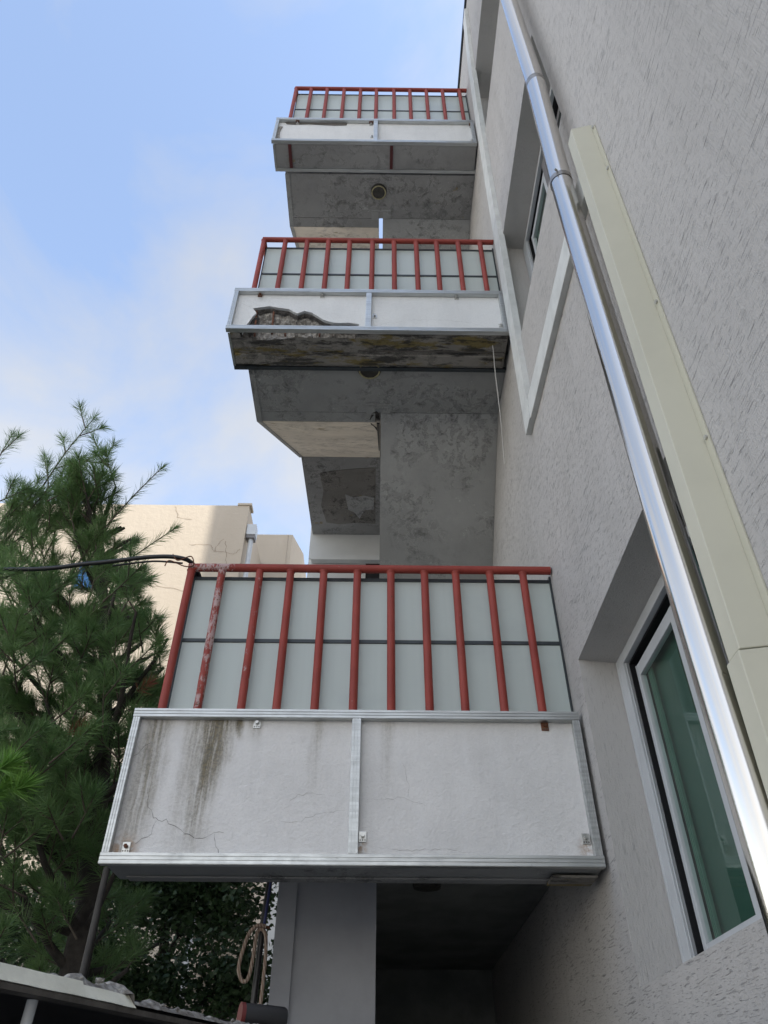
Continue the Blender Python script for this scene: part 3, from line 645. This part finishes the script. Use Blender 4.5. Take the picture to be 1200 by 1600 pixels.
MB().tube(sag([(-1.24,3.555,4.28),(-1.20,3.548,4.23),(-1.13,3.56,4.27),(-1.11,3.57,4.21),(-1.16,3.565,4.20),(-1.25,3.55,4.23),(-1.27,3.55,4.19)], 6), .0035, 6).build('tie_wire', RUST, cb)
wr = MB().tube(sag([(.86,3.60,6.50),(.895,3.63,6.485),(.925,3.80,6.30),(.975,4.05,6.05),(1.02,4.33,5.82)]), .0042, 6).build('loose_wire', plain('pale_wire', (.62,.62,.60), .5))
tag(wr, 'thin white loose wire dangling from the right end of the middle balcony', 'wire')
bp = thing('black_pole', 'thin black pole standing beside the grey wall under the lowest balcony', 'pole', (-.60, 4.3, 0))
MB().tube([(-.645,4.3,0),(-.590,4.3,2.128),(-.583,4.3,2.434),(-.562,4.3,2.75)], .016, 10).build('pole', CABLEM, bp)
MB().tube([(-.574,4.285,2.45),(-.555,4.285,2.75)], .007, 8).build('cable', plain('blue_cable', (.04,.05,.16), .5), bp)
MB().box(-.60, -.545, 4.29, 4.31, 2.43, 2.442).build('peg', RUST, bp)
def ropemat():
    t = NT('twisted_rope'); wv = t.new('ShaderNodeTexWave'); wv.inputs['Scale'].default_value = 22; t.link(t.scl((1,1,1), (R(30),R(20),0)), wv.inputs[0])
    return t.fin(t.mix(wv.outputs['Fac'], (.24,.16,.12), (.40,.33,.27)), .9, t.bump(wv.outputs['Fac'], .6, .004))
rp_ = MB().tube(sag([(-.561,4.262,2.433),(-.597,4.25,2.436),(-.639,4.25,2.401),(-.666,4.25,2.31),(-.673,4.25,2.241),(-.648,4.25,2.193),(-.621,4.25,2.206),(-.610,4.262,2.296),(-.6055,4.27,2.395),(-.589,4.27,2.424),(-.5607,4.262,2.401),(-.5507,4.262,2.339),(-.548,4.262,2.228),(-.553,4.262,2.0),(-.56,4.262,1.6)], 8), .0095, 8).build('rope', ropemat())
tag(rp_, 'beige rope looped over a peg on the black pole', 'rope')

# steel post below the left corner of the lowest balcony
MP = thing('steel_post', 'slim grey steel post rising to the left end of the lowest balcony', 'post', (-1.30, 3.92, 0))
MB().tube([(-1.325,3.92,.01),(-1.325,3.92,2.62)], .016, 14).build('shaft', plain('weathered_post_paint', (.06,.056,.052), .7, .1, .2, 8), MP)
MB().box(-1.38, -1.27, 3.865, 3.975, 0, .012).build('base_plate', DARKMETAL, MP)

# ------------------------------------------------------------------ shed roof in the lower left corner
sh = thing('shed', 'low shed with crumbling cement roof edge and pale capping board, bottom left corner', 'shed', (-.9, 2.1, 0))
A_, D_ = Vector((-.885,2.04,0)), Vector((.3847,.9231,0)); N_ = Vector((-.9231,.3847,0))
def sp_(a, b, z): v = A_+D_*a+N_*b; return (v.x, v.y, z)
def sbox(a0, a1, b0, b1, z0, z1): return [sp_(a0,b1,z0),sp_(a0,b0,z0),sp_(a1,b0,z0),sp_(a1,b1,z0),sp_(a0,b1,z1),sp_(a0,b0,z1),sp_(a1,b0,z1),sp_(a1,b1,z1)]
BOARD = plain('yellowed_white_board', (.80,.79,.68), .7, 0, .1, 9, .5)
ed = MB(); NA = 46
for i in range(NA):
    a0, a1 = -1.1+1.63*i/NA, -1.1+1.63*(i+1)/NA
    j0, j1 = [.003*noise.noise(Vector((a*9,3,1))) for a in (a0, a1)]; t0 = .038 if a0 < .30 else .031
    ed.hexa([sp_(a0,.05,1.886),sp_(a0,j0,1.886+j0),sp_(a1,j1,1.886+j1),sp_(a1,.05,1.886),sp_(a0,.06,1.888+t0+j0),sp_(a0,.026+j0,1.886+t0+j0),sp_(a1,.026+j1,1.886+t0+j1),sp_(a1,.06,1.888+t0+j1)])
ed.build('capping_board', BOARD, sh)
MB().hexa(sbox(-1.1,1.9,.055,1.25,1.884,1.915)).build('roof_slab', BLACKRUB, sh)  # black base colour deepens the shade under the slab
MB().hexa(sbox(-1.1,1.9,.002,.054,1.870,1.8835)).build('edge_angle', plain('rusty_edge_angle', (.10,.09,.08), .7, .2, .3, 20), sh)
# ragged cement bed
cm = MB(); NA, NB = 150, 9; vs = []
for i in range(NA+1):
    a = .18+1.62*i/NA
    for j in range(NB+1):
        b = (.036 if a < .5 else .004)+.15*j/NB; h = .5+.5*noise.fractal(Vector((a*13, b*13, 2)), 1., 2., 4); ed_ = min(1, j/1.5, (NB-j)/2., i/8.)
        lift = .917 if a < .52 else .893
        vs.append(sp_(a, b+.006*noise.noise(Vector((a*30,b*30,8))), 1+lift+(.004+.034*max(0,h))*ed_))
cm.add(vs, [(i*(NB+1)+j,(i+1)*(NB+1)+j,(i+1)*(NB+1)+j+1,i*(NB+1)+j+1) for i in range(NA) for j in range(NB)]); cm.build('cement_bed', SPALL, sh)
for i in range(18):
    a, b = random.uniform(.3,1.7), random.uniform(.0,.10); r = random.uniform(.004,.011); c = Vector(sp_(a, b, 1.936 if a < .5 else 1.908))
    me = bpy.data.meshes.new('rubble'); bm = bmesh.new(); bmesh.ops.create_icosphere(bm, subdivisions=1, radius=r)
    for v in bm.verts: v.co = c+Vector((v.co.x*random.uniform(.7,1.5), v.co.y*random.uniform(.7,1.4), v.co.z*random.uniform(.5,1)))
    bm.to_mesh(me); bm.free(); me.materials.append(SPALL); ro = bpy.data.objects.new('rubble', me); COL.objects.link(ro); put(ro, sh)
MB().hexa(sbox(-1.1,1.9,1.10,1.2,0,1.883)).hexa(sbox(1.75,1.85,.12,1.1,0,1.883)).build('shed_wall', plain('dark_shed_sheet', (.05,.05,.055), .7), sh)  # sheet colour darkened for the shade inside the shed
MB().tube([sp_(.18,.10,0), sp_(.20,.07,1.87)], .014, 12).build('shed_post', WHITEPVC, sh)
MB().tube([sp_(1.0,.10,0), sp_(1.0,.08,1.868)], .02, 12).build('shed_post', DARKMETAL, sh)

dr = thing('drum', 'small dark cylinder with a red rim lying by the foot of the grey wall', 'drum', (-.44, 3.35, 1.93))
ax = Vector((.93,.36,-.04)).normalized(); c0 = Vector((-.485,3.30,1.952))
MB().tube([c0, c0+ax*.15, c0+ax*.16], [.040,.040,.035], 20).build('body', plain('dark_plastic', (.025,.025,.027), .45), dr)
MB().tube([c0-ax*.016, c0-ax*.001], .0415, 20).build('rim', plain('red_plastic_rim', (.14,.022,.02), .5), dr)

# ------------------------------------------------------------------ background buildings
b1 = thing('beige_building', 'large beige block with cracked blank wall beyond the pine tree', 'building', (-8, 14, 0))
MB().box(-13, -3.257, 14, 16.4, 0, 13.70).build('wall', BEIGE, b1)
MB().box(-3.55, -3.20, 13.97, 14.3, 13.702, 13.76).build('parapet_cap', BEIGE, b1)
MB().box(-6.95, -6.45, 13.955, 13.99, 11.15, 11.75).build('window', plain('blue_glazing', (.03,.12,.33), .25, 0, .25, 2), b1)
for line in [[(-5.094,14.109-.45),(-4.978,13.303),(-4.617,13.226)],[(-4.559,12.448),(-4.021,12.435),(-3.967,12.281),(-3.45,12.173),(-3.319,12.328)],[(-3.916,12.244),(-3.874,12.476),(-3.744,12.634)],[(-3.705,12.575),(-3.6,12.0),(-3.542,11.54)],[(-5.6,11.2),(-5.1,11.25),(-4.4,11.1)]]:
    c = MB()
    P = []
    for (xa, za), (xb, zc) in zip(line[:-1], line[1:]):
        for i in range(6): P.append((xa+(xb-xa)*i/6+crk.uniform(-.02,.02), za+(zc-za)*i/6+crk.uniform(-.02,.02)))
    P.append(line[-1])
    for (xa, za), (xb, zc) in zip(P[:-1], P[1:]):
        dx, dz = xb-xa, zc-za; l_ = math.hypot(dx, dz); q = .003+.003*crk.random(); nx, nz = -dz/l_*q, dx/l_*q
        c.add([(xa-nx,13.996,za-nz),(xb-nx,13.996,zc-nz),(xb+nx,13.996,zc+nz),(xa+nx,13.996,za+nz)], [(0,1,2,3)])
    c.build('crack', plain('wall_crack', (.27,.21,.155), .95), b1)
gt = thing('roof_drain', 'white rainwater box and pipe on the corner of the large beige block', 'drainpipe', (-3.12, 14.2, 12))
MB().box(-3.25, -3.02, 14.05, 14.30, 12.83, 13.15).build('hopper', WHITEPVC, gt, .01)
MB().box(-3.235, -3.035, 14.07, 14.28, 12.74, 12.829).build('hopper_throat', GREYPVC, gt)
MB().tube([(-3.13,14.17,0),(-3.13,14.17,12.74)], .06, 14).build('drain_pipe', WHITEPVC, gt)
b2 = thing('beige_annex', 'lower beige block set back at the right of the large beige block', 'building', (-2.9, 16.6, 0))
MB().prism([(-6,16.402),(-2.46,16.402),(-2.22,17.3),(-2.22,22),(-6,22)], lambda a, b, h: (a, b, h), 0, 14.70).build('wall', BEIGE, b2)
MB().box(-2.62, -2.58, 16.38, 16.401, 0, 14.69).build('wall_joint', BEIGE, b2)
b3 = thing('white_wall', 'pale grey garden wall glimpsed between the black pole and the stair wall', 'wall', (-1.3, 15, 0))
MB().box(-1.98, -.6, 15.0, 15.2, 0, 6.2).build('wall_panel', PALEWALL, b3)
MB().box(-1.98, -.6, 14.98, 15.22, 6.202, 6.28).build('coping', CONC, b3)

# ------------------------------------------------------------------ trees
def leafmat(name, a, b, tr=.25):
    t = NT(name); nz = t.noise(t.scl((1,1,1)), 3.5, 3); col = t.mix(t.ramp(nz, .3, .7), a, b); t.fin(col, .5)
    tl = t.new('ShaderNodeBsdfTranslucent'); t.set(tl.inputs[0], col); m = t.new('ShaderNodeMixShader'); m.inputs[0].default_value = tr
    t.link(t.b.outputs[0], m.inputs[1]); t.link(tl.outputs[0], m.inputs[2]); t.link(m.outputs[0], t.n['Material Output'].inputs[0]); return t.m
NEEDLE = leafmat('pine_needles', (.10,.185,.062), (.165,.27,.095), .38); NEEDLELIT = leafmat('sunlit_pine_needles', (.14,.30,.05), (.19,.36,.07)); DEADN = leafmat('dead_needles', (.22,.06,.035), (.26,.09,.05))
LEAF = leafmat('dark_leaves', (.028,.06,.02), (.05,.095,.03), .2); BARK = plain('pine_bark', (.05,.042,.036), .95, 0, .35, 18, .9); TWIG = plain('twig_bark', (.10,.08,.06), .9, 0, .3, 20)
class Needles:
    def __init__(s): s.V = []; 
    def shoot(s, p0, p1, n_, ln=.10, ang=46, start=.0, wid=.0016, tuft=0):
        p0, p1 = np.array(p0), np.array(p1); ax = p1-p0; Ln = np.linalg.norm(ax); ax = ax/Ln
        t = RNG.random(n_)**(1/1.3)*(1-start)+start; base = p0+np.outer(t*Ln, ax)
        u = np.cross(ax, [0.3,.2,1.]); u /= np.linalg.norm(u); v = np.cross(ax, u); ph = RNG.random(n_)*6.283
        a = np.radians(ang+RNG.normal(0, 10, n_))*(1.12-.45*t)
        if tuft: a = np.radians(RNG.uniform(8, 75, n_)); base = p1-np.outer(RNG.random(n_)*tuft, ax)
        rad = np.cos(ph)[:,None]*u+np.sin(ph)[:,None]*v
        d = ax*np.cos(a)[:,None]+rad*np.sin(a)[:,None]; d[:,2] -= .10*RNG.random(n_); l = ln*RNG.uniform(.7,1.1,n_)
        side = np.cross(d, RNG.normal(0,1,(n_,3))); side /= np.linalg.norm(side,axis=1)[:,None]
        tip = base+d*l[:,None]; mid = base+d*(l*.5)[:,None]
        q = np.stack([base-side*wid*.6, base+side*wid*.6, mid+side*wid, tip, mid-side*wid], 1); s.V.append(q)
    def build(s, name, mat, parent):
        V = np.concatenate(s.V).reshape(-1,3); m = len(V)//5
        me = bpy.data.meshes.new(name); me.vertices.add(len(V)); me.vertices.foreach_set('co', (V-np.array(wloc(parent))).astype(np.float32).ravel())
        me.loops.add(5*m); me.loops.foreach_set('vertex_index', np.arange(5*m, dtype=np.int32)); me.polygons.add(m)
        me.polygons.foreach_set('loop_start', np.arange(0,5*m,5,dtype=np.int32)); me.polygons.foreach_set('loop_total', np.full(m,5,dtype=np.int32)); me.update(); me.validate()
        me.materials.append(mat); o = bpy.data.objects.new(name, me); COL.objects.link(o); o.parent = parent; return o
pine = thing('pine_tree', 'tall green pine tree with long needles at the left of the balconies', 'tree', (-1.62, 4.6, 0))
trunk = [(-1.62,4.70,0),(-1.63,4.72,1.2),(-1.66,4.75,2.6),(-1.85,4.8,3.7),(-2.1,4.8,4.7),(-2.28,4.7,5.4)]
MB().tube(trunk, [.11,.095,.075,.055,.035,.018], 12).build('trunk', BARK, pine)
ND, LITN_, DN = Needles(), Needles(), Needles(); br = MB(); tw = MB()
rnd = random.Random(11)
def ok(p): return not (p[0] > -1.38 and p[1] < 6.5) and not (p[2] > 4.35 and p[0] > -1.72-(p[2]-4.35)*.30)
def tpt(z):
    for a, b in zip(trunk[:-1], trunk[1:]):
        if a[2] <= z <= b[2]: t = (z-a[2])/(b[2]-a[2]); return Vector(a).lerp(Vector(b), t)
    return Vector(trunk[-1])
def branchlet(p, d, ln, n_=135, mat=ND, sub=True):
    d = d.normalized(); e = p+d*ln; e.z += .03
    if not ok(e): return
    tw.tube([p, (p+e)/2-Vector((0,0,.01)), e], [.006,.0045,.003], 5, False)
    mat.shoot(p+(e-p)*.2, e, n_, .128)
    mat.shoot(p+(e-p)*.7, e, n_//3, .085, tuft=.04)
    if sub:
        for s_ in (-1, 1):
            if rnd.random() < .6:
                q = p+(e-p)*rnd.uniform(.35,.7); side = d.cross(Vector((0,0,1))); side = side.normalized() if side.length > .1 else Vector((1,0,0))
                branchlet(q, d*.9+side*s_*.8+Vector((0,0,rnd.uniform(-.1,.35))), ln*.55, int(n_*.65), mat, False)
def limb(p, d, ln, dens=1., rise=.35):
    pts = [p]; dd = d.normalized(); st_ = ln/6
    for i in range(6): dd = (dd+Vector((rnd.uniform(-.12,.12), rnd.uniform(-.12,.12), rise*.16))).normalized(); pts.append(pts[-1]+dd*st_)
    pts = [q for q in pts]; 
    if not ok(pts[-1]): 
        pts = [q for q in pts if ok(q)]
        if len(pts) < 3: return
    m = len(pts); br.tube(pts, [.02*(1-i/m)+.006 for i in range(m)], 6, False)
    for i in range(1, m):
        for s_ in (-1, 1):
            if rnd.random() < .62*dens:
                t_ = (pts[i]-pts[i-1]).normalized(); side = t_.cross(Vector((0,0,1))).normalized()
                branchlet(pts[i-1].lerp(pts[i], rnd.random()), t_*.8+side*s_*rnd.uniform(.5,.9)+Vector((0,0,rnd.uniform(-.15,.5))), rnd.uniform(.24,.42)*(1-.25*i/m))
    branchlet(pts[-1], pts[-1]-pts[-2], .26, 110)
z = 1.9
while z < 5.35:
    for _ in range(4):
        a = rnd.uniform(0, 2*math.pi); el = R(rnd.uniform(5, 42)); ln = max(.45, 1.35-(z-2.5)*.27)*rnd.uniform(.7,1.1)
        limb(tpt(z), Vector((math.cos(a)*math.cos(el), math.sin(a)*math.cos(el), math.sin(el))), ln)
    z += .19
# the upper shoots that stand out against the sky
def hero(pts, nsub, L0=.26, n_=190, sl=.3):
    sl = max(sl, .86)
    P = sag(pts, 5); m = len(P); tw.tube(P, [.006*(1-i/m)+.003 for i in range(m)], 6, False)
    h = int(m*(1-sl))
    for i in range(h, m-1): ND.shoot(P[i], P[i+1], n_//(m-h)*2, .12)
    ND.shoot(P[-2], P[-1]+(P[-1]-P[-2])*.2, 40, .08, tuft=.05)
    for k in range(nsub):
        i = int(m*(.45+.5*k/nsub)); t_ = (P[min(i+1,m-1)]-P[i-1]).normalized(); side = t_.cross(Vector((0,-1,0))).normalized()*(1 if k % 2 else -1)
        branchlet(P[i], t_*.8+side*.75+Vector((0,rnd.uniform(-.4,.4),.05)), L0*rnd.uniform(.7,1.05), 90, ND, False)
hero([(-3.05,4.5,4.9),(-2.80,4.5,5.55),(-2.66,4.45,6.02),(-2.528,4.45,6.46)], 5)
hero([(-2.80,4.55,5.3),(-2.70,4.5,5.62),(-2.50,4.45,5.88),(-2.32,4.4,5.98)], 2, .2)
hero([(-2.28,4.65,5.2),(-2.32,4.55,5.6),(-2.33,4.5,5.9),(-2.295,4.48,6.17)], 4, .28, 170, .55)
hero([(-2.40,4.6,4.6),(-2.22,4.5,5.05),(-2.02,4.45,5.45),(-1.80,4.42,5.83)], 3, .22, 130, .45)
hero([(-3.25,4.6,5.2),(-3.22,4.5,5.7),(-3.235,4.5,6.0),(-3.215,4.5,6.29)], 2, .2, 110, .5)
hero([(-2.15,4.6,4.5),(-1.95,4.5,4.85),(-1.78,4.45,5.0),(-1.57,4.4,5.16)], 3, .22, 120, .5)
hero([(-1.95,4.6,4.2),(-1.82,4.5,4.55),(-1.73,4.45,4.8)], 3, .2, 100, .6)
hero([(-2.9,4.5,5.0),(-2.75,4.45,5.4),(-2.62,4.4,5.65)], 3, .25, 120, .6)
hero([(-2.5,4.6,4.9),(-2.55,4.5,5.35),(-2.50,4.5,5.6)], 3, .25, 120, .6)
for p in [(-1.78,3.6,2.93),(-1.84,3.6,2.86),(-1.70,3.58,2.90),(-1.79,3.55,2.99)]:      # tufts given a brighter needle colour, as if sunlit
    LITN_.shoot(Vector(p)-Vector((.12,.0,.08)), Vector(p), 210, .13, tuft=.06, wid=.002)
for p in [(-1.72,3.62,3.16),(-1.50,3.70,3.20),(-1.93,3.65,3.16),(-2.05,3.7,3.75),(-1.80,3.75,3.78),(-1.62,3.8,3.45),(-2.0,3.6,2.7),(-1.6,3.75,2.75)]:
    branchlet(Vector(p)-Vector((.22,-.12,.10)), Vector((.22,-.12,.12)), .28, 150, ND, False)
hero([(-2.75,4.55,4.7),(-2.62,4.5,5.1),(-2.48,4.45,5.45),(-2.30,4.4,5.7)], 4, .25)
hero([(-2.45,4.55,4.5),(-2.25,4.5,4.8),(-2.10,4.45,5.1)], 3, .22)
hero([(-3.0,4.5,4.8),(-2.95,4.45,5.2),(-2.85,4.4,5.5)], 3, .24)
hero([(-2.2,4.5,4.2),(-1.98,4.45,4.5),(-1.80,4.4,4.72)], 3, .22)
DN.shoot((-1.78,4.05,3.35), (-1.68,4.02,3.42), 70, .09); DN.shoot((-1.52,4.3,3.75), (-1.45,4.28,3.80), 60, .09)
for i in range(34):
    zz = rnd.uniform(4.5, 5.45); p = Vector((rnd.uniform(-3.15, -1.75-(zz-4.4)*.62), rnd.uniform(4.3,4.8), zz))
    branchlet(p, Vector((rnd.uniform(-.25,.8), -.15, rnd.uniform(.2,1.0))), rnd.uniform(.22,.34), 130)
for i in range(60):
    p = Vector((rnd.uniform(-2.9,-1.45), rnd.uniform(3.7,4.5), rnd.uniform(2.3,4.3)))
    branchlet(p, Vector((rnd.uniform(-.6,.8), -.5, rnd.uniform(-.1,.7))), rnd.uniform(.2,.34), 120)
br.build('limbs', BARK, pine); tw.build('twigs', TWIG, pine)
for nm, N, mt in (('needles', ND, NEEDLE), ('sunlit_needles', LITN_, NEEDLELIT), ('dead_needles', DN, DEADN)):
    o = N.build(nm, mt, pine)
# a second, darker tree and a leafy shrub behind
class Leaves:
    def __init__(s): s.mb = MB()
def leafy(name, lab, cat, base, centres, nleaf, size, trunkpts, seed):
    t = thing(name, lab, cat, base); r = np.random.default_rng(seed); q = MB()
    q.tube(trunkpts, [.07-.05*i/len(trunkpts) for i in range(len(trunkpts))], 8)
    V = []; rr_ = random.Random(seed)
    for (c, rad) in centres:
        c = np.array(c); k = int(nleaf*rad[0])
        q.tube([trunkpts[-1] if c[2] > trunkpts[-1][2] else trunkpts[len(trunkpts)//2], tuple((np.array(trunkpts[-1])+c)/2+np.array([0,0,-.1])), tuple(c)], [.025,.016,.008], 6)
        for i in range(5):
            e = c+r.normal(0, .55, 3)*np.array(rad); q.tube([tuple(c), tuple((c+e)/2+r.normal(0,.03,3)), tuple(e)], [.008,.006,.003], 5, False)
        sub = c+r.normal(0, .5, (max(4,k//60), 3))*np.array(rad)
        cc = sub[r.integers(0, len(sub), k)]+r.normal(0, .095, (k,3))
        d = r.normal(0,1,(k,3)); d[:,2] = d[:,2]*.5-.3; d /= np.linalg.norm(d,axis=1)[:,None]; s_ = np.cross(d, r.normal(0,1,(k,3))); s_ /= np.linalg.norm(s_,axis=1)[:,None]
        l = size*r.uniform(.6,1.2,k)[:,None]
        V.append(np.stack([cc, cc+d*l*.45+s_*l*.3, cc+d*l, cc+d*l*.45-s_*l*.3], 1))
    q.build('branches', BARK, t)
    V = np.concatenate(V).reshape(-1,3); m = len(V)//4; me = bpy.data.meshes.new('foliage')
    me.from_pydata((V-np.array(base)).tolist(), [], [(4*i,4*i+1,4*i+2,4*i+3) for i in range(m)]); me.materials.append(LEAF)
    o = bpy.data.objects.new('foliage', me); COL.objects.link(o); o.parent = t; return t
leafy('leafy_tree', 'dark broadleaf tree seen under the lowest balcony beside the black pole', 'tree', (-1.75,7.0,0),
      [((-1.15,6.9,3.95),(.55,.4,.35)),((-1.9,7.0,4.1),(.6,.4,.35)),((-1.35,6.8,3.1),(.42,.35,.22)),((-2.3,7.1,3.4),(.6,.5,.5)),((-1.75,6.9,3.3),(.5,.4,.35)),((-2.9,7.2,4.0),(.6,.5,.4)),((-1.3,6.8,4.4),(.5,.4,.3)),((-.98,6.7,4.25),(.2,.25,.22))], 9000, .058,
      [(-1.75,7.0,0),(-1.76,7.0,1.5),(-1.72,6.98,2.6),(-1.80,7.0,3.3)], 5)
leafy('garden_shrub', 'low dark shrub below the rope and behind the cement roof edge', 'shrub', (-1.5,6.2,0),
      [((-1.55,6.2,2.35),(.42,.35,.28)),((-2.1,6.3,2.5),(.5,.4,.4)),((-1.05,6.1,2.45),(.26,.25,.22)),((-2.8,6.4,2.8),(.55,.4,.45)),((-.82,6.0,2.40),(.08,.1,.2))], 9000, .052,
      [(-1.6,6.2,0),(-1.62,6.2,.9),(-1.6,6.2,1.6),(-1.7,6.2,2.1)], 9)
